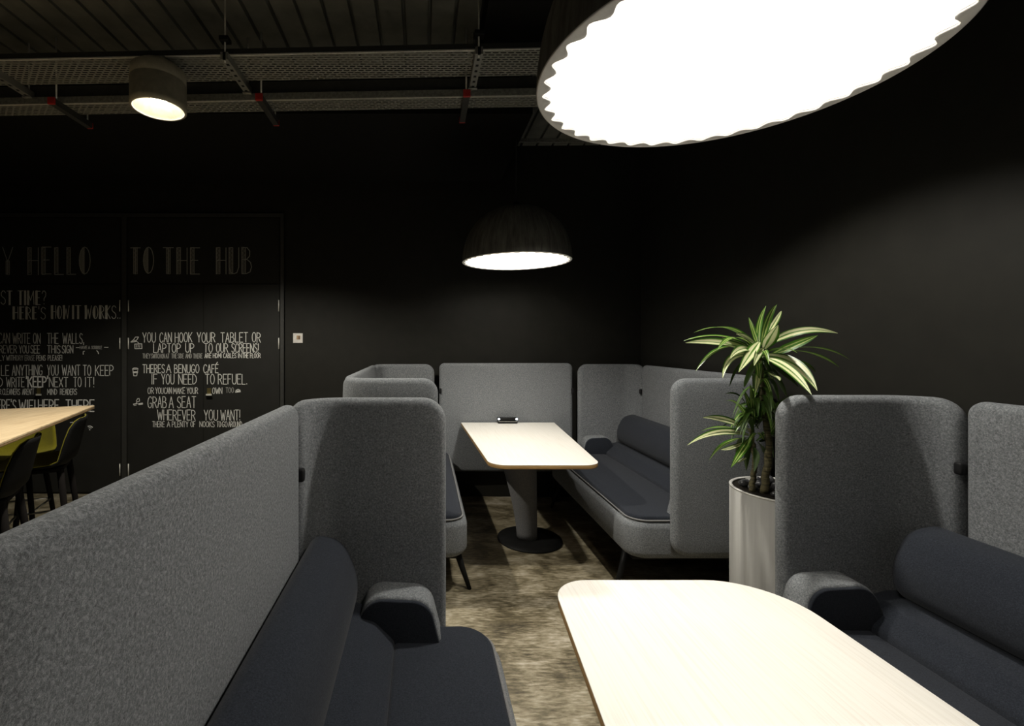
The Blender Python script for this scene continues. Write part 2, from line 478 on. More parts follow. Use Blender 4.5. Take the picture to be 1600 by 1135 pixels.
class Chalk:
    """strokes given in wall pixels become narrow raised ribbons of chalk on the door face"""
    def __init__(s, off): s.b = MB(); s.off = off
    def seg(s, a, b, wd):
        d = Vector((b[0] - a[0], b[1] - a[1]))
        if d.length < 1e-4: return
        d.normalize(); n = Vector((-d.y, d.x)) * wd / 2; e = d * wd * .3
        q = [(a[0] - e.x + n.x, a[1] - e.y + n.y), (b[0] + e.x + n.x, b[1] + e.y + n.y),
             (b[0] + e.x - n.x, b[1] + e.y - n.y), (a[0] - e.x - n.x, a[1] - e.y - n.y)]
        s.b.add([W(x, y, s.off) for x, y in q], [(0, 1, 2, 3)])
    def poly(s, pts, wd):
        for i in range(len(pts) - 1): s.seg(pts[i], pts[i + 1], wd)
    def word(s, t, x0, x1, y0, y1, wd=1.5, bar=0, hatch=False):
        ws = [GL[c][0] for c in t]; g = .32
        tot = sum(ws) + g * (len(t) - 1); u = (x1 - x0) / tot; x = x0; h = y1 - y0
        for c, wc in zip(t, ws):
            j = random.uniform(-.02, .02) * h
            for st in GL[c][1]:
                s.poly([(x + p * wc * u, y1 + j - q * h) for p, q in st], wd)
            if bar and c in 'HERTLUBNIWKMPYA':
                bx = x + (wc * u / 2 - bar / 2 if c in 'TYI' else 0)
                top = y0 + (h * .5 if c == 'Y' else 0)
                if hatch:
                    s.poly([(bx, top), (bx + bar, top), (bx + bar, y1), (bx, y1), (bx, top)], wd * .7)
                    yy = top + 2
                    while yy < y1 - .5:
                        s.seg((bx, yy), (bx + bar, yy - 2.2), .75); yy += 2.0
                else: s.seg((bx + bar / 2, top), (bx + bar / 2, y1), bar)
            if bar and c in 'OC':
                n = 7
                for i in range(n):
                    f = (i + .5) / n; e = .5 * math.sqrt(max(0, 1 - (1 - f) ** 2))
                    cx_ = x + wc * u * .5 * f
                    s.seg((cx_, y0 + h * (.5 - e)), (cx_, y0 + h * (.5 + e)), .8 if hatch else wc * u * .5 / n * 1.2)
            x += (wc + g) * u
    def build(s, parent, m, name='chalk_writing'):
        return s.b.build(name, m, parent, smooth=False)

DOFF = .012           # door face stands this far off the wall
COFF = .0135
def facebox(b, x0, x1, y0, y1, d0, d1):
    vs = [W(x, y, d) for x in (x0, x1) for y in (y0, y1) for d in (d0, d1)]
    b.add(vs, [(0, 1, 3, 2), (4, 6, 7, 5), (0, 4, 5, 1), (2, 3, 7, 6), (0, 2, 6, 4), (1, 5, 7, 3)])
def door(name, xa, xb, seam, loc_x):
    d = empty(name, W(loc_x, 771, 0), kind='structure')
    for (a, c) in ((xa, seam - .5), (seam + .5, xb)):
        b = MB(); facebox(b, a, c, 444.5, 769.5, .0005, DOFF); b.build('door_leaf', M['door'], d, smooth=False)
    b = MB(); facebox(b, xa, xb, 341, 442.8, .0005, DOFF); b.build('over_panel', M['door'], d, smooth=False)
    return d
d1 = door('door_1', -45, 188.5, 73, 70)
d2 = door('door_2', 199.5, 436.5, 318, 318)
# dark painted frame round the two cupboards
b = MB(); facebox(b, -60, 443.5, 333.5, 339.5, .0005, .03); facebox(b, 190, 197.8, 339.5, 771, .0005, .03); facebox(b, 438, 443.5, 339.5, 771, .0005, .03)
b.build('trim_4', M['trim'], smooth=False)['kind'] = 'structure'
for dd, x in ((d1, 187.2), (d2, 200.6), (d2, 435.6)):
    for (y0, y1) in ((469, 487), (528, 546), (725, 744)):
        if x > 300 and y0 > 700: continue
        b = MB(); a_ = W(x, y0, DOFF + .004); c_ = W(x, y1, DOFF + .004)
        b.tube([a_, c_], .0052, 8); b.build('hinge', M['galv_bright'], dd)
for dd, x, y in ((d1, 60.5, 617), (d2, 326.5, 617)):
    b = MB(); facebox(b, x - 3, x + 3, y - 10.5, y + 1.5, DOFF, DOFF + .008)
    o = b.build('handle_plate', plain('aged_brass', (.30, .25, .10), .4, .8), dd, smooth=False)
    b = MB(); facebox(b, x - 4.8, x + 4.2, y - 1.2, y + 1.4, DOFF + .008, DOFF + .045)
    b.build('handle', M['galv_bright'], dd, smooth=False)

def lines(parent, mat, rows, wd=1.4, **kw):
    for (y0, y1, ws) in rows:
        c = Chalk(COFF)
        for (t, x0, x1) in ws: c.word(t, x0, x1, y0, y1, wd, **kw)
        c.build(parent, M[mat])
lines(d1, 'chalk_faint', [(387, 429, [('AY', -17, 20), ('HELLO', 43.5, 141)])], 1.2, bar=5.5, hatch=True)
lines(d1, 'chalk', [(455, 476, [('RST', -9, 19), ('TIME?', 28, 72)]), (480, 498.5, [("HERE'S", 20, 71)]), (478, 498, [('HOW', 80, 108), ('IT', 113.5, 126.5), ('WORKS..', 132.5, 188)])], 1.0, bar=3.2)
lines(d1, 'chalk', [
 (521, 537, [('CAN', -2, 15), ('WRITE', 20, 47), ('ON', 52, 63), ('THE', 74, 91), ('WALLS,', 98, 131)]),
 (540, 552, [('EREVER', -6, 26), ('YOU', 30, 45), ('SEE', 48, 62), ('THIS', 74, 94), ('SIGN', 97, 114)]),
 (571, 587, [('LE', 2, 14), ('ANYTHING', 19, 66), ('YOU', 74, 91), ('WANT', 97, 125), ('TO', 130, 142), ('KEEP', 149, 177)]),
 (590, 605, [('D', -3, 4), ('WRITE', 10, 38), ('NEXT', 77, 106), ('TO', 115, 127), ('IT!', 133, 147)])], 1.12)
lines(d1, 'chalk', [
 (555.5, 563.5, [('LY', -1, 7), ('WITH', 10, 24), ('PENS', 57, 71), ('PLEASE!', 75, 97)]),
 (608, 617, [('R', -3, 2), ('CLEANERS', 4, 31), ("AREN'T", 35, 53), ('MIND', 74, 89), ('READERS', 94, 120)])], .85)
lines(d1, 'chalk_faint', [(555.5, 563.5, [('DRY', 26, 36), ('ERASE', 39, 54)]), (541, 545.5, [('HAVE', 125, 136), ('A', 138, 140.5), ('SCRIBBLE', 143, 159)])], 1.0)
lines(d1, 'chalk_bold', [(589, 605, [("'KEEP'", 41, 75)])], 2.0)
lines(d1, 'chalk_bold', [(625, 643, [("ERE'S", -4, 25), ('WIFI', 30, 55), ('HERE,', 60, 95), ('THERE', 103, 147)])], 1.6)
c = Chalk(COFF)
for a, q in (((119, 543.5), (124, 543.5)), ((163, 543), (169, 543))): c.seg(a, q, .9)
c.poly([(132, 549), (130, 550), (130, 554)], 1.2); c.poly([(151, 548), (153, 550), (154, 553)], 1.2)
c.poly([(108, 652.8), (113, 652.4)], 1.6); c.poly([(110, 660.6), (114, 660.2)], 1.4)
c.poly([(137.5, 666.5), (141, 666), (144.5, 668)], 1.5); c.poly([(139, 669), (141, 668.6), (142.5, 669.6)], 1.3); c.seg((139.6, 671.8), (140.6, 671.8), 1.4)
c.build(d1, M['chalk_bold'], 'chalk_drawing')
lines(d2, 'chalk_faint', [(387, 428, [('TO', 204, 240), ('THE', 255, 312), ('HUB', 338, 393)])], 1.2, bar=5.8, hatch=True)
lines(d2, 'chalk', [
 (520, 535, [('YOU', 223, 243), ('CAN', 249.5, 268), ('HOOK', 273.5, 300), ('YOUR', 308, 336), ('TABLET', 345, 387), ('OR', 394, 407)]),
 (537, 551, [('LAPTOP', 240, 282), ('UP', 290, 303), ('TO', 319, 332), ('OUR', 338, 356), ('SCREENS!', 362, 404)]),
 (570, 583, [('THERES', 223, 257), ('A', 260, 267), ('BENUGO', 272.5, 311), ('CAF\u00c9', 318, 341)]),
 (585, 600.5, [('IF', 237, 245.5), ('YOU', 252.5, 272), ('NEED', 279, 307), ('TO', 321, 335), ('REFUEL.', 341, 386)]),
 (620, 637.5, [('GRAB', 231, 260), ('A', 264, 271), ('SEAT', 277, 306)]),
 (641, 657, [('WHEREVER', 246, 305), ('YOU', 319, 340), ('WANT!', 345, 375)])], 1.12)
lines(d2, 'chalk', [
 (552.5, 559.5, [('ARE', 320, 330), ('HDMI', 333, 346), ('CABLES', 349, 369), ('IN', 372, 377.5), ('THE', 379, 388), ('FLOOR', 391, 407)]),
 (606, 615.5, [('OR', 231, 240), ('YOU', 243, 255), ('CAN', 256.5, 268), ('MAKE', 271, 289), ('YOUR', 292, 309), ('OWN', 332, 347)]),
 (659, 667.5, [('THERE', 238, 257), ('A', 261, 265.5), ('PLENTY', 269, 294), ('OF', 298, 305), ('NOOKS', 312, 335), ('TO', 339, 345), ('GO', 347, 355), ('AROUND', 357, 378)])], .85)
lines(d2, 'chalk_faint', [(553, 560, [('THEY', 223, 235), ('SWITCH', 236.5, 251), ('ON', 252.5, 257), ('AT', 259, 264.5), ('THE', 268, 276), ('SIDE', 278, 287), ('AND', 290, 299.5), ('THERE', 302, 316)]),
                          (606, 614, [('TOO', 353, 365)])], .85)
c = Chalk(COFF)     # laptop, screen, cup, cloud, person at a table
c.poly([(208, 532), (211.5, 527), (216.5, 527), (213, 532.5), (208, 532)], 1.0); c.poly([(204.5, 534.5), (207.5, 532.2)], 1.2); c.poly([(204.5, 534.6), (213, 533.8)], 1.7)
c.poly([(214, 534), (217, 536.5)], .8); c.poly([(210.5, 538), (221.5, 537.5), (221.7, 545), (210.8, 545.2), (210.5, 538)], 1.2)
for xx in (213.5, 216, 218.5): c.poly([(xx, 539.5), (xx - .4, 543.2)], .9)
c.poly([(207, 577), (209, 575.4), (214, 575.4), (215.8, 577), (207, 577.2)], 1.1); c.poly([(207.6, 578.5), (209, 587.5), (213.6, 587.5), (215.2, 578.5)], 1.0); c.seg((208.2, 582), (214.8, 581.6), 2.6)
c.poly([(368, 613), (369, 610), (372, 608.6), (375, 610), (375.6, 612.6), (368, 613.4)], 1.1); c.seg((370, 611.6), (374, 611.4), 2)
c.poly([(213, 627), (215, 623.2), (217.5, 623), (218, 627), (215, 628.5), (213, 627)], 1.0); c.poly([(214, 628.5), (211.5, 631.5)], 1.0)
c.seg((208.5, 632), (214.5, 631), 1.5); c.seg((217, 631.6), (222.4, 631), 2.8); c.seg((209, 634), (213, 633.4), .8)
c.build(d2, M['chalk'], 'chalk_drawing')

# small square plate on the wall
b = MB(); facebox(b, 458, 473, 521, 536, .0005, .012)
sp = b.build('wall_plate', M['white_chalkpaint'], loc=W(465.5, 536, .001), smooth=False)
tag(sp, 'small white square wall plate with a tan symbol beside the right-hand cupboard door', 'sign')
b = MB()
for (x0, x1, y0, y1) in ((463.4, 469.2, 524.6, 530.8),): facebox(b, x0, x1, y0, y1, .0122, .0128)
b.build('tan_symbol', plain('tan_print', (.45, .30, .17), .6), sp, smooth=False)
b = MB()
for (x0, x1, y0, y1) in ((466.2, 468.6, 525.6, 530.4),):
    facebox(b, x0, x1, y0, y1, .0128, .0132)
b.build('brown_symbol', plain('brown_print', (.16, .09, .05), .6), sp, smooth=False)

# ---------------------------------------------------------------- booth sofas
def sofa(label, side, xf, B, a0, a1, bi0, bi1, arm_b=0.0, roll_b=0.0):
    """side -1: back towards -x, +1: back towards +x; xf seat front, B depth of the back screen,
    a0/a1 screens at the near and far end, bi0/bi1 where their open edges start"""
    root = empty('booth_sofa', (xf + side * B / 2, (a0 + a1) / 2, 0), label, 'sofa', 'high-backed booth sofas')
    P = lambda b_, a_, h_: Vector((xf + side * b_, a_, h_))
    TH, RC, H0, H1 = .031, .085, .285, 1.28
    rc = .15
    slab('back_screen', a1 - a0 - 2 * (rc + .012), H0, H1, .05, TH, lambda u, v, w_: P(B + w_, a0 + rc + .012 + u, v), M['grey_felt'], root)
    for (ae, sg, bi) in ((a0, 1, bi0), (a1, -1, bi1)):
        Ls = B - rc - bi; La = rc * PI / 2 - .004
        def fn(u, v, w_, ae=ae, sg=sg, bi=bi, Ls=Ls):
            if u <= Ls: return P(bi + u, ae + sg * w_, v)
            t = (u - Ls) / rc
            cb, ca = B - rc, ae + sg * rc
            r_ = rc - w_
            return P(cb + r_ * math.sin(t), ca - sg * r_ * math.cos(t), v)
        slab('end_screen', Ls + La, H0, H1, RC, TH, fn, M['grey_felt'], root)
        # black joining clip between the end screen and the back screen
        b = MB(); a_ = ae + sg * (rc + .004)
        b.rbox(B - TH - .011, B - TH + .018, a_ - .014, a_ + .014, 1.018, 1.062, .008, lambda v: P(v.x, v.y, v.z))
        b.build('joining_clip', M['black_plastic'], root)
    y0, y1 = a0 + .036, a1 - .036
    out = round_poly([(0, y0), (B - .05, y0), (B - .05, y1), (0, y1)], [.11, .03, .03, .11], 8)
    b = MB(); b.extr(out, .235, .458, .045, lambda p, q, l: P(p - (.018 * math.sin((l - .235) / .223 * PI) if p < .1 else 0), q, l), 6)
    base = b.build('seat_base', M['grey_felt'], root)
    out2 = round_poly([(.018, y0 + .018), (B - .336, y0 + .018), (B - .336, y1 - .018), (.018, y1 - .018)], [.10, .02, .02, .10], 8)
    b = MB(); b.extr(out2, .44, .474, .016, lambda p, q, l: P(p, q, l + .012 * max(0, 1 - ((p - .2) / .22) ** 2) * (1 if l > .46 else 0)), 4)
    seat = b.build('seat_cushion', M['navy'], root)
    b = MB(); out3 = round_poly([(.014, y0 + .014), (B - .08, y0 + .014), (B - .08, y1 - .014), (.014, y1 - .014)], [.10, .02, .02, .10], 8)
    b.loop_tube([P(p.x, p.y, .459) for p in out3], .0052, 6)
    b.build('piping', M['piping'], seat)
    ya, yb = a0 + TH + .012, a1 - TH - .012
    lum = round_poly([(B - .345, .45), (B - .338, .492), (B - .275, .552), (B - .20, .572), (B - .045, .575), (B - .045, .45)], [.004, .035, .05, .03, .01, .004], 5)
    b = MB(); b.extr(lum, ya + .006, yb - .006, .03, lambda p, q, l: P(p, l, q), 5)
    b.build('lumbar_cushion', M['navy'], root)
    roll = round_poly([(B - .04, .566), (B - .205 - roll_b, .566), (B - .222 - roll_b, .69), (B - .165 - roll_b * .6, .815), (B - .07, .835), (B - .04, .78)], [.02, .07, .20, .12, .06, .04], 8)
    b = MB(); b.extr(roll, ya + .05, yb - .05, .05, lambda p, q, l: P(p, l, q), 6)
    b.build('back_cushion', M['navy'], root)
    for (ae, sg, bi) in ((a0, 1, bi0), (a1, -1, bi1)):
        l0 = ae + sg * (TH + .002); l1 = ae + sg * (TH + .112)
        arm = round_poly([(.185 + arm_b, .462), (.225 + arm_b, .622), (.435 + arm_b, .632), (.475 + arm_b, .53), (.475 + arm_b, .462)], [.01, .075, .075, .06, .01], 7)
        b = MB(); lo, hi = min(l0, l1), max(l0, l1)
        b.extr(arm, lo, hi, .012, lambda p, q, l: P(p, l, q), 4)
        ar = b.build('armrest', M['grey_felt'], root)
        cx_, cy_ = .335 + arm_b, .50
        pad = [Vector((cx_ + (p.x - cx_) * .965, .4625 + (p.y - .4625) * .955)) for p in arm]
        b = MB(); e0, e1 = sorted((l1 - sg * .004, l1 + sg * .012))
        b.extr(pad, e0, e1, .005, lambda p, q, l: P(p, l, q), 3)
        b.build('arm_pad', M['navy'], ar)
    for (bb, bf) in ((.055, -.03), (B - .16, B - .10)):
        for (aa, af) in ((a0 + .20, a0 + .17), (a1 - .20, a1 - .17)):
            b = MB(); b.tube([P(bb, aa, .25), P((bb + bf) / 2, (aa + af) / 2, .12), P(bf, af, 0)], [.024, .017, .012], 10)
            b.build('leg', M['black_metal'], root)
    b = MB(); b.rbox(.05, B - .09, a0 + .12, a1 - .12, .205, .24, .006, lambda v: P(v.x, v.y, v.z))
    b.build('under_frame', M['black_metal'], root)
    return root

sofa('grey high-backed booth sofa in the left foreground, its back screen filling the lower left corner', -1, .25, .685, -.05, 1.72, .167, .167)
sofa('grey high-backed booth sofa at the right edge, nearest the silver planter and near white table', 1, 1.13, .775, .03, 1.80, .222, .222, .01, .02)
sofa('grey high-backed booth sofa left of the far white table, mostly hidden behind the foreground sofa', -1, .25, .695, 2.66, 4.40, .166, .145)
sofa('grey high-backed booth sofa right of the far white table with its navy seat in view', 1, 1.18, .81, 2.65, 4.40, .212, .262, .07, .02)

# grey screen standing at the wall end of the far table
sc = empty('media_screen', (.78, 4.42, 0), 'wide free-standing grey felt screen behind the far white table', 'screen')
slab('screen_panel', 1.25, .27, 1.288, .05, .031, lambda u, v, w_: Vector((.152 + u, 4.434 + w_, v)), M['grey_felt'], sc)
for x in (.30, 1.25):
    b = MB(); b.box(x - .02, x + .02, 4.415, 4.455, .012, .30); b.box(x - .03, x + .03, 4.38, 4.495, 0, .012)
    b.build('foot', M['black_metal'], sc, smooth=False)
for x in (.160, 1.394):
    b = MB(); b.rbox(x - .012, x + .012, 4.386, 4.404, 1.005, 1.055, .008); b.build('joining_clip', M['black_plastic'], sc)

# ---------------------------------------------------------------- booth tables
def table(label, poly, rad, col, top=.739):
    cx_, cy_ = col
    root = empty('booth_table', (cx_, cy_, 0), label, 'table', 'white booth tables')
    out = round_poly(poly, rad, 10)
    b = MB(); b.extr(out, top - .004, top, .0012, lambda p, q, l: Vector((p, q, l)), 2)
    b.build('table_top', M['laminate'], root)
    b = MB(); b.extr(out, top - .027, top - .0042, .003, lambda p, q, l: Vector((p, q, l)), 2)
    b.build('top_edge', M['ply'], root)
    # leaning upholstered column, wider at the top
    b = MB(); n = 28; rings = []
    for i in range(15):
        t = i / 14; h = .016 + t * (top - .028 - .016)
        ww = .075 + .075 * t ** 1.5; dd = .075 + .10 * t ** 1.5
        xo = -.02 - .085 * t ** 1.5
        rings.append([Vector((cx_ + xo + ww * math.cos(2 * PI * k / n), cy_ + dd * math.sin(2 * PI * k / n), h)) for k in range(n)])
    vs = [v for r in rings for v in r]; fs = [(i * n + k, i * n + (k + 1) % n, (i + 1) * n + (k + 1) % n, (i + 1) * n + k) for i in range(14) for k in range(n)]
    fs += [tuple(range(n)), tuple(range(14 * n, 15 * n))]
    b.add(vs, fs); b.build('column', M['column'], root)
    b = MB(); b.lathe([(0, 0), (.236, 0), (.24, .004), (.238, .012), (.10, .018), (0, .018)], (cx_, cy_, 0), 64)
    b.build('base_plate', M['black_metal'], root)
    return root
table('far white booth table against the grey screen, with a small black device on it',
      [(.408, 2.853), (1.083, 2.853), (1.217, 4.375), (.353, 4.375)], [.11, .11, .004, .004], (.80, 3.54))
table('near white booth table under the big bright pendant in the foreground',
      [(.401, 1.472), (.27, -.03), (1.085, -.03), (1.073, 1.472)], [.12, .004, .004, .20], (.80, .74))

# small black device with two lights
dv = empty('conference_device', (.78, 4.335, .739), 'small black device with two white lights on the far table', 'device')
y = 4.33
b = MB(); b.rbox(.685, .865, y - .022, y + .03, .7395, .762, .006); b.build('base', M['black_plastic'], dv)
b = MB(); b.rbox(.682, .868, y - .012, y + .028, .7625, .792, .008); b.build('camera_bar', M['black_metal'], dv)
b = MB(); b.box(.69, .86, y - .0225, y - .0205, .7565, .7605); b.build('metal_strip', M['galv'], dv, smooth=False)
for x in (.695, .857):
    b = MB(); n = 14
    for (r_, yy) in ((.009, y - .0125), (.009, y - .0155)): b.v += [Vector((x + r_ * math.cos(2 * PI * q / n), yy, .780 + r_ * math.sin(2 * PI * q / n))) for q in range(n)]
    b.f = [tuple(range(n)), tuple(range(n, 2 * n))] + [(q, (q + 1) % n, n + (q + 1) % n, n + q) for q in range(n)]
    b.build('indicator_light', M['led'], dv, smooth=False)

# ---------------------------------------------------------------- bell pendants
def pendant(label, x, y, h, ztop, open_w, beam, cone):
    root = empty('bell_pendant', (x, y, h), label, 'pendant lamp', 'felt bell pendants')
    R, HH = .41, .41
    c = (x, y, h)
    pr = []
    for i in range(25):
        t = i / 24; a = t * PI / 2
        pr.append((R * math.cos(a) ** .86 if i < 24 else .03, .004 + HH * math.sin(a) ** 1.0))
    pr = [(R, -.006), (R + .002, .0)] + pr[1:]
    b = MB(); b.lathe(pr, c, 96); b.build('shade', M['bell_out'], root)
    pleat = lambda th: (.968 - .050 * (0.5 + 0.5 * math.cos(36 * th)))
    rimp = [(R + .001, -.005), (R - .003, -.0075), (R - .010, -.0075), (R - .011, -.0075), (R - .011, -.003), (R - .003, -.003)]
    b = MB(); b.lathe(rimp, c, 288, fr=lambda th, i: pleat(th) * R / (R - .011) if i in (3, 4) else 1, close=True)
    b.build('rim', M['bell_rim'], root)
    pi = []
    for i in range(22):
        t = i / 21; a = t * PI / 2
        pi.append((R * math.cos(a) ** .86 if i < 21 else .028, -.002 + (HH - .02) * math.sin(a)))
    amp = lambda th, i: .955 + (pleat(th) - .955) * max(0, 1 - i / 16)
    b = MB(); b.lathe(pi, c, 288, fr=amp); b.build('shade_liner', M['bell_in'], root)
    b = MB(); b.lathe([(.0, .30), (.022, .30), (.024, .34), (.024, .40), (.0, .40)], c, 20); so = b.build('lamp_holder', M['white_chalkpaint'], root)
    b = MB(); b.lathe([(.001, .165)] + [(.05 * math.sin(PI * i / 12), .215 - .05 * math.cos(PI * i / 12)) for i in range(1, 10)] + [(.02, .275), (.02, .30)], c, 24)
    b.build('bulb', M['bulb'], root)
    b = MB(); b.lathe([(.0, HH), (.034, HH), (.030, HH + .03), (.012, HH + .05), (0, HH + .05)], c, 24); b.build('cap', M['black_plastic'], root)
    b = MB(); b.tube([(x, y, h + HH + .04), (x, y, ztop - .02)], .0035, 8); b.build('cord', M['cord'], root)
    b = MB(); b.lathe([(0, -.03), (.05, -.03), (.06, -.02), (.06, -.001), (0, -.001)], (x, y, ztop), 32); b.build('ceiling_rose', M['black_plastic'], root)
    L = bpy.data.lights.new('bell_bulb', 'POINT'); L.energy = open_w; L.color = WARM; L.shadow_soft_size = .06
    lo = bpy.data.objects.new('bell_bulb', L); COL.objects.link(lo); lo.parent = root; lo.location = (0, 0, .13)
    L = bpy.data.lights.new('bell_beam', 'SPOT'); L.energy = beam; L.color = WARM; L.shadow_soft_size = .05
    L.spot_size = math.radians(cone); L.spot_blend = 1.0
    lo = bpy.data.objects.new('bell_beam', L); COL.objects.link(lo); lo.parent = root; lo.location = (0, 0, .14)
    return root
pendant('large bright bell pendant hanging nearest the camera, cut off by the top edge', .682, 1.082, EYE + .625, 3.24, BELL_W[0], BELL_BEAM_W[0], 94)
pendant('small-looking dark bell pendant hanging over the far white table', .712, 3.607, EYE + .625, HC, BELL_W[1], BELL_BEAM_W[1], 104)

# ---------------------------------------------------------------- ceiling floodlights
def flood(name, label, x, y, h, ztop, watt, half, visible=True):
    root = empty(name, (x, y, h), label, 'floodlight')
    c = (x, y, h); R = .141
    b = MB(); b.lathe([(R - .012, .0), (R, .002), (R + .002, .03), (R, .034), (R, .15), (R - .003, .153), (R, .156), (R - .004, .215), (R - .04, .245), (.05, .25), (0, .25)], c, 48)
    b.build('housing', plain('cast_grey_metal', (.42, .39, .30), .5, .2), root)
    b = MB(); b.lathe([(R - .012, .001), (R - .022, .018), (R - .03, .03), (R - .04, .05), (R - .07, .08), (.045, .10)], c, 48)
    b.build('reflector', M['reflector'], root)
    b = MB(); b.lathe([(0, .058), (.03, .06), (.05, .068), (.054, .08), (.045, .098), (0, .10)], c, 32); b.build('lens', M['lens'], root)
    b = MB(); b.rbox(x - .06, x + .06, y - .05, y + .05, h + .25, ztop, .006); b.build('mounting_bracket', M['galv'], root)
    L = bpy.data.lights.new('flood_beam', 'SPOT'); L.energy = watt; L.color = (1.0, .94, .82) if visible else WARM
    L.shadow_soft_size = .05; L.spot_size = 2 * half; L.spot_blend = .35 if not visible else .4
    lo = bpy.data.objects.new('flood_beam', L); COL.objects.link(lo); lo.parent = root; lo.location = (0, 0, .048)
    return root
flood('flood_light', 'round grey floodlight glowing under the cable tray above the bar table', -1.475, 2.63, EYE + 1.30, 3.055, FLOOD_W, math.radians(70))
flood('ceiling_downlight', 'round grey downlight fixed above the gap between the booths, behind the big pendant', .95, 2.05, 2.74, 3.24, DOWN_W, math.radians(62), False)

# ---------------------------------------------------------------- cable trays and hangers
ROT = -.034
def tr(x, y, z, y0): return Vector((x, y0 + y + ROT * (x - .2), z))
# perforated tray
TA = EYE + 1.58
t = empty('cable_tray', (-1.2, 2.6, TA), 'wide perforated steel cable tray hanging in front under the ceiling', 'cable tray')
fa = lambda v: tr(v.x, v.y, v.z, 2.55)
b = MB(); b.box(-6.2, 1.95, 0, .25, TA, TA + .0015, fa); b.build('tray_floor', M['perf'], t, smooth=False)
b = MB(); b.box(-6.2, 1.95, -.0015, 0, TA + .0065, TA + .036, fa); b.build('side_flange', M['shaded_metal'], t, smooth=False)  # front flange, its shadow painted as darker steel
b = MB(); b.box(-6.2, 1.95, -.003, .004, TA - .001, TA + .006, fa); b.build('lip_highlight', M['galv_bright'], t, smooth=False)  # thin lip added, its highlight put into the bright steel colour
b = MB(); b.box(-6.2, 1.95, .25, .2515, TA, TA + .036, fa); b.build('side_flange', M['galv'], t, smooth=False)
TB = EYE + 1.49
t = empty('cable_tray', (-1.2, 2.95, TB), 'narrow perforated steel cable tray behind the wide one, on red-capped struts', 'cable tray')
fb = lambda v: tr(v.x, v.y, v.z, 2.86)
b = MB(); b.box(-6.2, 1.95, 0, .135, TB, TB + .0015, fb); b.build('tray_floor', M['perf'], t, smooth=False)
b = MB(); b.box(-6.2, 1.95, -.0015, 0, TB + .0055, TB + .046, fb); b.build('side_flange', M['galv'], t, smooth=False)
b = MB(); b.box(-6.2, 1.95, -.003, .004, TB - .001, TB + .005, fb); b.build('lip_highlight', M['galv_bright'], t, smooth=False)  # same painted highlight along the narrow tray
b = MB(); b.box(-6.2, 1.95, .135, .1365, TB, TB + .046, fb); b.build('side_flange', M['galv'], t, smooth=False)
TC = EYE + 1.547
b = MB(); b.box(-6.2, 1.95, 0, .12, TC, TC + .075, lambda v: tr(v.x, v.y, v.z, 2.83 + .06))
tk = b.build('cable_trunking', plain('dark_trunking', (.075, .075, .068), .55, .3), loc=(-1.2, 2.9, TC), smooth=False)
tag(tk, 'solid dark metal trunking lying above the narrow perforated tray', 'trunking')

k = MAT('slotted_strut').set(Roughness=.5, Metallic=.7)
tc = k.node('ShaderNodeTexCoord'); sx = k.node('ShaderNodeSeparateXYZ'); k.link(tc.outputs['Object'], sx.inputs[0])
def mth(op, a, bv):
    n = k.node('ShaderNodeMath', operation=op)
    k.link(a, n.inputs[0])
    if bv is not None: n.inputs[1].default_value = bv
    return n.outputs[0]
py_ = mth('LESS_THAN', mth('PINGPONG', sx.outputs[1], .027), .010)
px_ = mth('LESS_THAN', mth('ABSOLUTE', sx.outputs[0], None), .008)
mul = k.node('ShaderNodeMath', operation='MULTIPLY'); k.link(py_, mul.inputs[0]); k.link(px_, mul.inputs[1])
k.color(k.ramp(mul.outputs[0], [(0, (.36, .36, .33)), (1, (.015, .015, .014))]))
M['strut'] = k.m
for i, (x, which) in enumerate(((-2.47, 'leftmost'), (-1.08, 'middle'), (.30, 'rightmost'))):
    yy = 2.55 + ROT * (x - .2)
    root = empty('strut_hanger', (x, yy + .125, TA - .041), 'slotted steel strut hanger under the wide cable tray, %s of three' % which, 'hanger', 'slotted strut hangers')
    b = MB(); b.box(x - .020, x + .020, yy - .035, yy + .332, TA - .041, TA - .001); b.build('strut', M['strut'], root, smooth=False)
    for q in (-.02, .316):
        b = MB(); b.tube([(x - .001, yy + q, TA - .05), (x - .001, yy + q, HC - .01)], .005, 8); b.build('threaded_rod', M['galv_bright'], root)
    b = MB(); b.rbox(x - .026, x + .026, yy - .045, yy + .005, TA + .06, TA + .085, .004); b.build('top_plate', M['black_metal'], root)
    b = MB(); b.rbox(x - .027, x + .027, yy + .290, yy + .334, TA - .052, TA - .041, .004); b.build('nut_plate', M['galv'], root)
for i, (x, which) in enumerate(((-2.255, 'leftmost'), (-.98, 'middle'), (.258, 'rightmost'))):
    yy = 2.785 + ROT * (x - .2)
    zb = TB - .04
    root = empty('strut_hanger', (x, yy + .15, zb), 'dark strut hanger with red end caps under the narrow tray, %s of three' % which, 'hanger', 'red-capped strut hangers')
    b = MB(); b.box(x - .018, x + .018, yy, yy + .32, zb, zb + .037); b.build('strut', plain('dark_strut', (.07, .07, .065), .5, .5), root, smooth=False)
    b = MB(); b.rbox(x - .022, x + .022, yy - .016, yy, zb - .004, zb + .041, .005); b.build('end_cap', M['red'], root)
    b = MB(); b.rbox(x - .020, x + .020, yy + .32, yy + .33, zb - .002, zb + .039, .004); b.build('end_cap', M['red'], root)
    for q in (.03, .30):
        b = MB(); b.tube([(x, yy + q, zb + .037), (x, yy + q, HC - .01 if q < .1 else 3.03)], .005, 8); b.build('threaded_rod', M['galv_bright'], root)

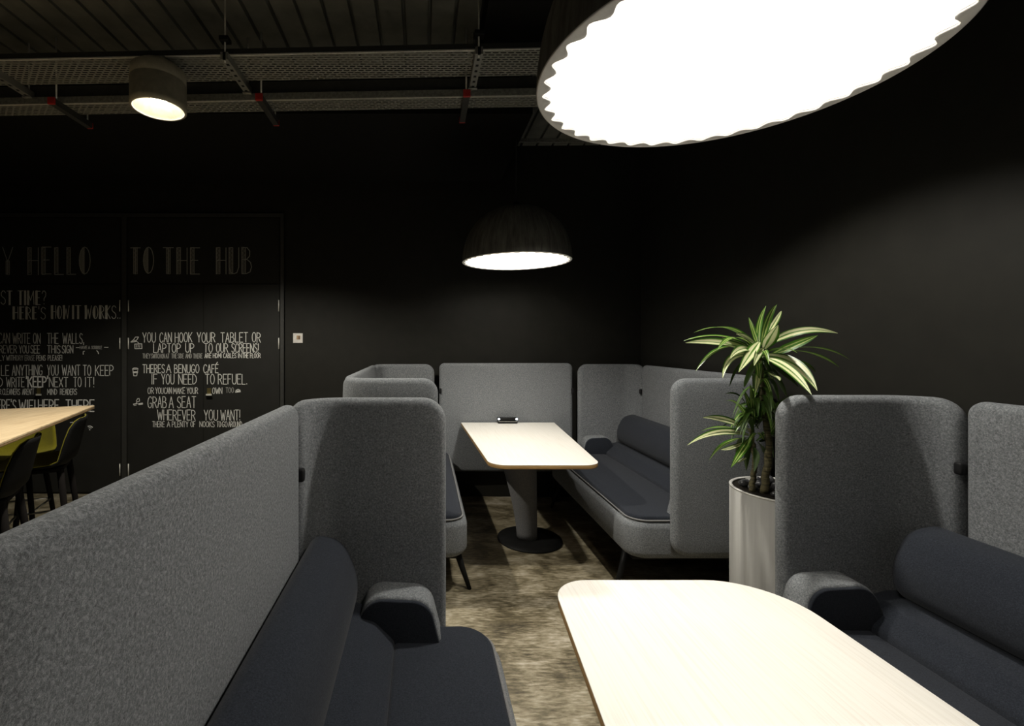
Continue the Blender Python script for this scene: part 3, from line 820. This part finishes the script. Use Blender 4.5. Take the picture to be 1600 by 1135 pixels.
# ---------------------------------------------------------------- bar table and stools
u = Vector((.337, -.941, 0)); v = Vector((-.941, -.337, 0))
C0 = Vector((-2.25, 3.23, 0))
bt = empty('bar_table', C0 + u * 1.2 + v * .42, 'high oak-topped bar table at the left edge', 'table')
out = [C0, C0 + u * 2.5, C0 + u * 2.5 + v * .85, C0 + v * .85]
out = round_poly([p.to_2d() for p in out], .006, 3)
b = MB(); b.extr(out, 1.037, 1.05, .002, lambda p, q, l: Vector((p, q, l)), 2); b.build('table_top', M['oak'], bt)
b = MB(); b.extr(out, 1.027, 1.0365, .002, lambda p, q, l: Vector((p, q, l)), 2); b.build('top_edge', M['oakedge'], bt)
for s_ in (.62, 1.9):
    b = MB(); p = C0 + u * s_ + v * .425
    b.tube([(p.x, p.y, .0), (p.x, p.y, .014)], .24, 40); b.tube([(p.x, p.y, .014), (p.x, p.y, 1.026)], .04, 20)
    b.build('pedestal', M['black_metal'], bt)

def stool_proto():
    root = bpy.data.objects.new('bar_stool', None); COL.objects.link(root); ORIG[root] = Vector((0, 0, 0))
    # local: +y is forward; shell section (forward, height, half width, lift at the sides)
    sec = [(.205, .742, .185, .0), (.19, .755, .200, .003), (.10, .757, .212, .010), (0, .748, .215, .018), (-.09, .742, .215, .03),
           (-.145, .752, .213, .04), (-.178, .785, .21, .05), (-.192, .84, .205, .05), (-.205, .90, .195, .048), (-.218, .96, .178, .042),
           (-.228, 1.0, .150, .03), (-.232, 1.018, .10, .015)]
    nw = 14
    def surf(off):
        g = []
        for i, (f_, h_, hw, lf) in enumerate(sec):
            p0 = sec[max(0, i - 1)]; p1 = sec[min(len(sec) - 1, i + 1)]
            t = Vector((p1[0] - p0[0], p1[1] - p0[1])).normalized(); nrm = Vector((t.y, -t.x)) * -1
            nrm = Vector((-t.y, t.x)) if Vector((-t.y, t.x)).dot(Vector((.6, 1))) > 0 else Vector((t.y, -t.x))
            row = []
            for k_ in range(nw + 1):
                s_ = -1 + 2 * k_ / nw
                q = Vector((f_, h_)) + nrm * (lf * abs(s_) ** 2.4 + off)
                row.append(Vector((hw * s_ * (1 + off * .0), q.x, q.y)))
            g.append(row)
        return g
    a, c = surf(.004), surf(-.010)
    m1 = surf(-.001)
    def shell(A, Bg, name, mat):
        vs = [p for r_ in A for p in r_] + [p for r_ in Bg for p in r_]; n = nw + 1; N = len(sec) * n; fs = []
        for i in range(len(sec) - 1):
            for k_ in range(nw):
                q = i * n + k_
                fs.append((q, q + 1, q + n + 1, q + n)); fs.append((N + q, N + q + n, N + q + n + 1, N + q + 1))
        for i in range(len(sec) - 1):
            for k_ in (0, nw):
                q = i * n + k_; fs.append((q, q + n, N + q + n, N + q))
        for k_ in range(nw):
            for i in (0, len(sec) - 1):
                q = i * n + k_; fs.append((q, q + 1, N + q + 1, N + q))
        return mk(name, vs, fs, mat, root, local=True)
    shell(m1, c, 'seat_shell', M['stool_shell'])
    shell(a, surf(-.0008), 'upholstery', M['olive'])
    for (sx_, sy_) in ((1, 1), (-1, 1), (1, -1), (-1, -1)):
        b = MB(); b.tube([(sx_ * .13, sy_ * .115 - .01, .735), (sx_ * .165, sy_ * .15 - .01, .42), (sx_ * .205, sy_ * .195 - .01, 0)], [.018, .016, .012], 10)
        b.build('leg', M['black_wood'], root, local=True)
    b = MB(); b.rbox(-.15, .15, -.14, .12, .715, .738, .006); b.build('under_seat', M['black_wood'], root, local=True)
    q = .167; h_ = .40
    for (p0, p1) in (((-q, .145), (q, .145)), ((-q, -.165), (q, -.165)), ((-q, -.165), (-q, .145)), ((q, -.165), (q, .145))):
        b = MB(); b.tube([(p0[0], p0[1], h_), (p1[0], p1[1], h_)], .007, 8); b.build('foot_rail', M['chrome'], root, local=True)
    return root
def copy_tree(o):
    c = o.copy(); COL.objects.link(c)
    for ch in o.children:
        d = ch.copy(); COL.objects.link(d); d.parent = c
    return c
st = stool_proto()
VS = Vector((-.885, -.466, 0))
spots = [((-2.33, 2.86), VS, 'olive bar stool at the far right corner of the oak table, nearest the chalk writing'),
         ((-2.175, 2.30), VS, 'olive bar stool nearest the camera, its black back just above the grey sofa screen'),
         ((-2.73, 3.12), u, 'olive bar stool tucked under the short far end of the oak table')]
for i, (p, d, lab) in enumerate(spots):
    o = st if i == 0 else copy_tree(st)
    o.location = (p[0], p[1], 0); o.rotation_euler = (0, 0, math.atan2(-d.x, d.y)); o.scale = (1, 1, (1, .985, .955)[i])
    tag(o, lab, 'bar stool', 'olive bar stools')

# ---------------------------------------------------------------- planter, pebbles, plant
PX, PY, PR, PH = 1.572, 2.045, .205, .842
pl = empty('planter', (PX, PY, 0), 'tall silver cylindrical planter standing between the two right-hand sofas', 'planter')
b = MB(); b.lathe([(0, .0), (PR - .008, .0), (PR, .008), (PR, PH - .006), (PR - .012, PH - .006), (PR - .012, PH - .018)], (PX, PY, 0), 72)
b.build('pot', M['planter'], pl)
b = MB(); b.lathe([(PR + .0005, PH - .0055), (PR + .001, PH - .001), (PR - .002, PH + .001), (PR - .011, PH), (PR - .0125, PH - .0055)], (PX, PY, 0), 72, close=True)
b.build('rim', M['planter_rim'], pl)
b = MB(); b.lathe([(0, PH - .008), (PR - .0125, PH - .008)], (PX, PY, 0), 48); b.build('soil', M['soil'], pl)
rng = random.Random(3)
pts = []
tries = 0
CAN = [((1.46, 2.02), .017), ((1.425, 2.045), .012)]
while len(pts) < 46 and tries < 6000:
    tries += 1
    a_ = rng.uniform(0, 2 * PI); r_ = (PR - .056) * math.sqrt(rng.random()); s_ = rng.uniform(.020, .031)
    x, y = PX + r_ * math.cos(a_), PY + r_ * math.sin(a_)
    if all(math.hypot(x - q[0], y - q[1]) > (s_ + q[2]) * .93 for q in pts) and all(math.hypot(x - cx_[0], y - cx_[1]) > s_ + rr_ + .004 for cx_, rr_ in CAN):
        pts.append((x, y, s_))
for i, (x, y, s_) in enumerate(pts):
    bm = bmesh.new(); bmesh.ops.create_icosphere(bm, subdivisions=2, radius=1)
    rot = Matrix.Rotation(rng.uniform(0, 6.28), 3, 'Z')
    sc_ = Vector((s_, s_ * rng.uniform(.7, .9), s_ * rng.uniform(.55, .75)))
    vs = []
    for vv in bm.verts:
        q = vv.co * (1 + .22 * noise.noise(vv.co * 1.1 + Vector((i * 3.1, 0, 0))))
        vs.append(rot @ Vector((q.x * sc_.x, q.y * sc_.y, q.z * sc_.z)) + Vector((x, y, PH - .008 + sc_.z * .8)))
    fs = [tuple(q.index for q in f.verts) for f in bm.faces]; bm.free()
    o = mk('pebble', vs, fs, M['pebble_lt'] if i % 9 == 4 else M['pebble'], loc=(x, y, PH - .008))
    tag(o, 'smooth grey pebble covering the soil of the silver planter' if i % 9 == 4 else 'smooth dark pebble covering the soil of the silver planter', 'pebble', 'grey pebbles in the planter' if i % 9 == 4 else 'dark pebbles in the planter')

plant = empty('dracaena_plant', (1.455, 2.03, PH - .008), 'tall striped-leaf dracaena growing in the silver planter', 'plant')
def cane(pts_, rad):
    b = MB(); n = 28; P = [Vector(p) for p in pts_]; q = []; rr_ = []
    for i in range(n + 1):
        t = i / n * (len(P) - 1); j = min(int(t), len(P) - 2); f_ = t - j
        q.append(P[j].lerp(P[j + 1], f_) + Vector((math.sin(i * 1.3) * .002, math.cos(i * 1.7) * .002, 0)))
        rr_.append(rad[0] + (rad[1] - rad[0]) * i / n + (.0018 if i % 2 else 0))
    b.tube(q, rr_, 10); b.build('cane', M['bark'], plant)
cane([(1.46, 2.02, PH - .009), px(1202, 700, 2.02), px(1192, 620, 2.02), px(1187, 555, 2.02)], (.015, .0065))
cane([(1.425, 2.045, PH - .009), px(1180, 720, 2.04), px(1173, 670, 2.05)], (.011, .007))
def leaf(base, via, tip, wd, m='leaf', nb=14, up=None, fold=.25):
    base, via, tip = Vector(base), Vector(via), Vector(tip)
    ctrl = via * 2 - (base + tip) * .5
    vs = []; uv = []; fs = []; cols = (-1, -.5, 0, .5, 1)
    tw = random.uniform(-.55, .55); ph = random.uniform(0, 6); wd *= .84
    for i in range(nb + 1):
        t = i / nb
        p = base * (1 - t) ** 2 + ctrl * 2 * t * (1 - t) + tip * t * t
        tg = ((ctrl - base) * (1 - t) + (tip - ctrl) * t).normalized()
        ref = up or Vector((0, 0, 1))
        sd = tg.cross(ref)
        if sd.length < .05: sd = tg.cross(Vector((0, -1, .2)))
        sd.normalize(); nr = sd.cross(tg).normalized()
        a_ = tw * t + .12 * math.sin(ph + 7 * t)
        sd, nr = sd * math.cos(a_) + nr * math.sin(a_), nr * math.cos(a_) - sd * math.sin(a_)
        ww = wd * (.35 + .65 * min(1, t / .3)) * (1 - max(0, (t - .45) / .55) ** 1.8) * .5 + .0006
        for c_ in cols:
            vs.append(p + sd * ww * c_ + nr * ww * fold * abs(c_)); uv.append((.5 + .5 * c_ * .98, t))
    n = len(cols)
    for i in range(nb):
        for k_ in range(n - 1): fs.append((i * n + k_, i * n + k_ + 1, (i + 1) * n + k_ + 1, (i + 1) * n + k_))
    return mk('leaf', vs, fs, M[m], plant, uvs=uv)
UB = (1187, 548); LB = (1174, 676)
Z0 = 2.03
FRONT = Vector((-.3, -.85, .45))     # leaves whose faces turn to the viewer and lamps
def L(bx, by, vx, vy, tx, ty, dz, wd, m='leaf', up=None):
    leaf(px(bx, by, Z0), px(vx, vy, Z0 + dz * .5), px(tx, ty, Z0 + dz), wd, m, up=up)
# upper crown
for a in (
 (1180, 545, 1140, 514, 1084, 520, -.10, .036, 'leaf', None),
 (1182, 548, 1128, 526, 1068, 533, .06, .036, 'leaf', None),
 (1182, 552, 1128, 536, 1071, 536, -.22, .050, 'leaf_lit_cream', FRONT),
 (1183, 552, 1130, 544, 1087, 580, -.12, .028, 'leaf', None),
 (1183, 556, 1146, 558, 1129, 591, -.20, .036, 'leaf_lit_cream', FRONT),
 (1186, 535, 1172, 553, 1154, 582, -.28, .046, 'leaf_lit_cream', FRONT),
 (1184, 540, 1177, 518, 1170, 496, .04, .024, 'leaf', FRONT),
 (1186, 540, 1186, 508, 1197, 478, .05, .026, 'leaf', FRONT),
 (1190, 540, 1200, 500, 1214, 476, -.02, .032, 'leaf', FRONT),
 (1194, 530, 1212, 502, 1221, 486, .10, .026, 'leaf_lit_cream', FRONT),
 (1194, 545, 1205, 526, 1216, 508, -.10, .060, 'leaf_lit_cream', FRONT),
 (1198, 540, 1250, 518, 1309, 521, -.14, .040, 'leaf_lit_cream', FRONT),
 (1205, 555, 1243, 539, 1278, 524, -.06, .044, 'leaf', FRONT),
 (1230, 545, 1284, 545, 1327, 562, .04, .024, 'leaf', None),
 (1215, 548, 1270, 553, 1311, 574, .12, .022, 'leaf', None),
 (1190, 556, 1240, 570, 1277, 611, -.22, .062, 'leaf_lit_cream', FRONT),
 (1192, 558, 1232, 578, 1268, 617, -.30, .046, 'leaf_lit_cream', FRONT),
 (1199, 582, 1209, 588, 1218, 595, -.30, .046, 'leaf_lit_cream', FRONT),
 (1188, 560, 1184, 588, 1180, 614, -.24, .030, 'leaf_lit_cream', FRONT),
 (1192, 556, 1248, 566, 1274, 582, .05, .036, 'leaf', None),
 (1184, 552, 1150, 528, 1120, 548, -.16, .036, 'leaf', None),
 (1184, 552, 1160, 545, 1140, 561, -.26, .042, 'leaf_lit_cream', FRONT),
 (1180, 550, 1152, 538, 1128, 528, -.05, .040, 'leaf_lit_cream', FRONT),
 (1185, 542, 1166, 528, 1150, 522, -.12, .034, 'leaf_lit_cream', FRONT),
 (1192, 545, 1183, 555, 1178, 572, -.30, .032, 'leaf_lit_cream', FRONT),
 (1196, 552, 1222, 545, 1246, 552, -.18, .036, 'leaf', None),
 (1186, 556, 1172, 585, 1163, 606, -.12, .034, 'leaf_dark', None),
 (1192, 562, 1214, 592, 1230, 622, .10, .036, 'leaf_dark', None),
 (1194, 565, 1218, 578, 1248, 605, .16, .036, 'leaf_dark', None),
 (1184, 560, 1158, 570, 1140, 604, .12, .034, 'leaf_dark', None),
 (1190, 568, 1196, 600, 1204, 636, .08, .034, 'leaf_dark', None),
 ): L(*a)
# lower crown
for a in (
 (1170, 680, 1122, 676, 1074, 696, -.18, .036, 'leaf_lit_cream', FRONT),
 (1170, 672, 1132, 656, 1098, 653, -.12, .034, 'leaf_lit_cream', FRONT),
 (1172, 676, 1130, 668, 1096, 674, -.02, .026, 'leaf', None),
 (1168, 684, 1134, 694, 1108, 720, -.16, .034, 'leaf', None),
 (1174, 684, 1160, 704, 1142, 731, -.22, .034, 'leaf', FRONT),
 (1168, 690, 1142, 700, 1126, 703, -.06, .020, 'leaf_lit_cream', FRONT),
 (1172, 664, 1152, 632, 1131, 628, -.04, .024, 'leaf', None),
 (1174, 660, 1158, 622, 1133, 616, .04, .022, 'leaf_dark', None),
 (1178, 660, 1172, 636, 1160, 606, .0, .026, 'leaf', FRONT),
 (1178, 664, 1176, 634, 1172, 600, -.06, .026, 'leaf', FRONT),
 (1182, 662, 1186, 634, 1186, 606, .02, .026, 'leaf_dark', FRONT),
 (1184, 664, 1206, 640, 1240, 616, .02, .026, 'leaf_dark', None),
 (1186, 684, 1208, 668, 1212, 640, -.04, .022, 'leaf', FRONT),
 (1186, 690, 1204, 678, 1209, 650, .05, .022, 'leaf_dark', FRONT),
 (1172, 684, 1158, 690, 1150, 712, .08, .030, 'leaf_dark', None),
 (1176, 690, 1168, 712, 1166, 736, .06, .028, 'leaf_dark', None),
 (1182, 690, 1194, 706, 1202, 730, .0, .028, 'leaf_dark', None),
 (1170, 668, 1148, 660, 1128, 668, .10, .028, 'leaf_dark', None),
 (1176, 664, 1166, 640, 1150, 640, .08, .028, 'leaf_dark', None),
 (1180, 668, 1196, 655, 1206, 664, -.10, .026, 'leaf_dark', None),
 (1178, 700, 1182, 716, 1178, 738, -.05, .026, 'leaf_dark', FRONT),
 (1166, 716, 1152, 722, 1162, 716, -.03, .014, 'leaf_lit_cream', FRONT),
 ): L(*a)

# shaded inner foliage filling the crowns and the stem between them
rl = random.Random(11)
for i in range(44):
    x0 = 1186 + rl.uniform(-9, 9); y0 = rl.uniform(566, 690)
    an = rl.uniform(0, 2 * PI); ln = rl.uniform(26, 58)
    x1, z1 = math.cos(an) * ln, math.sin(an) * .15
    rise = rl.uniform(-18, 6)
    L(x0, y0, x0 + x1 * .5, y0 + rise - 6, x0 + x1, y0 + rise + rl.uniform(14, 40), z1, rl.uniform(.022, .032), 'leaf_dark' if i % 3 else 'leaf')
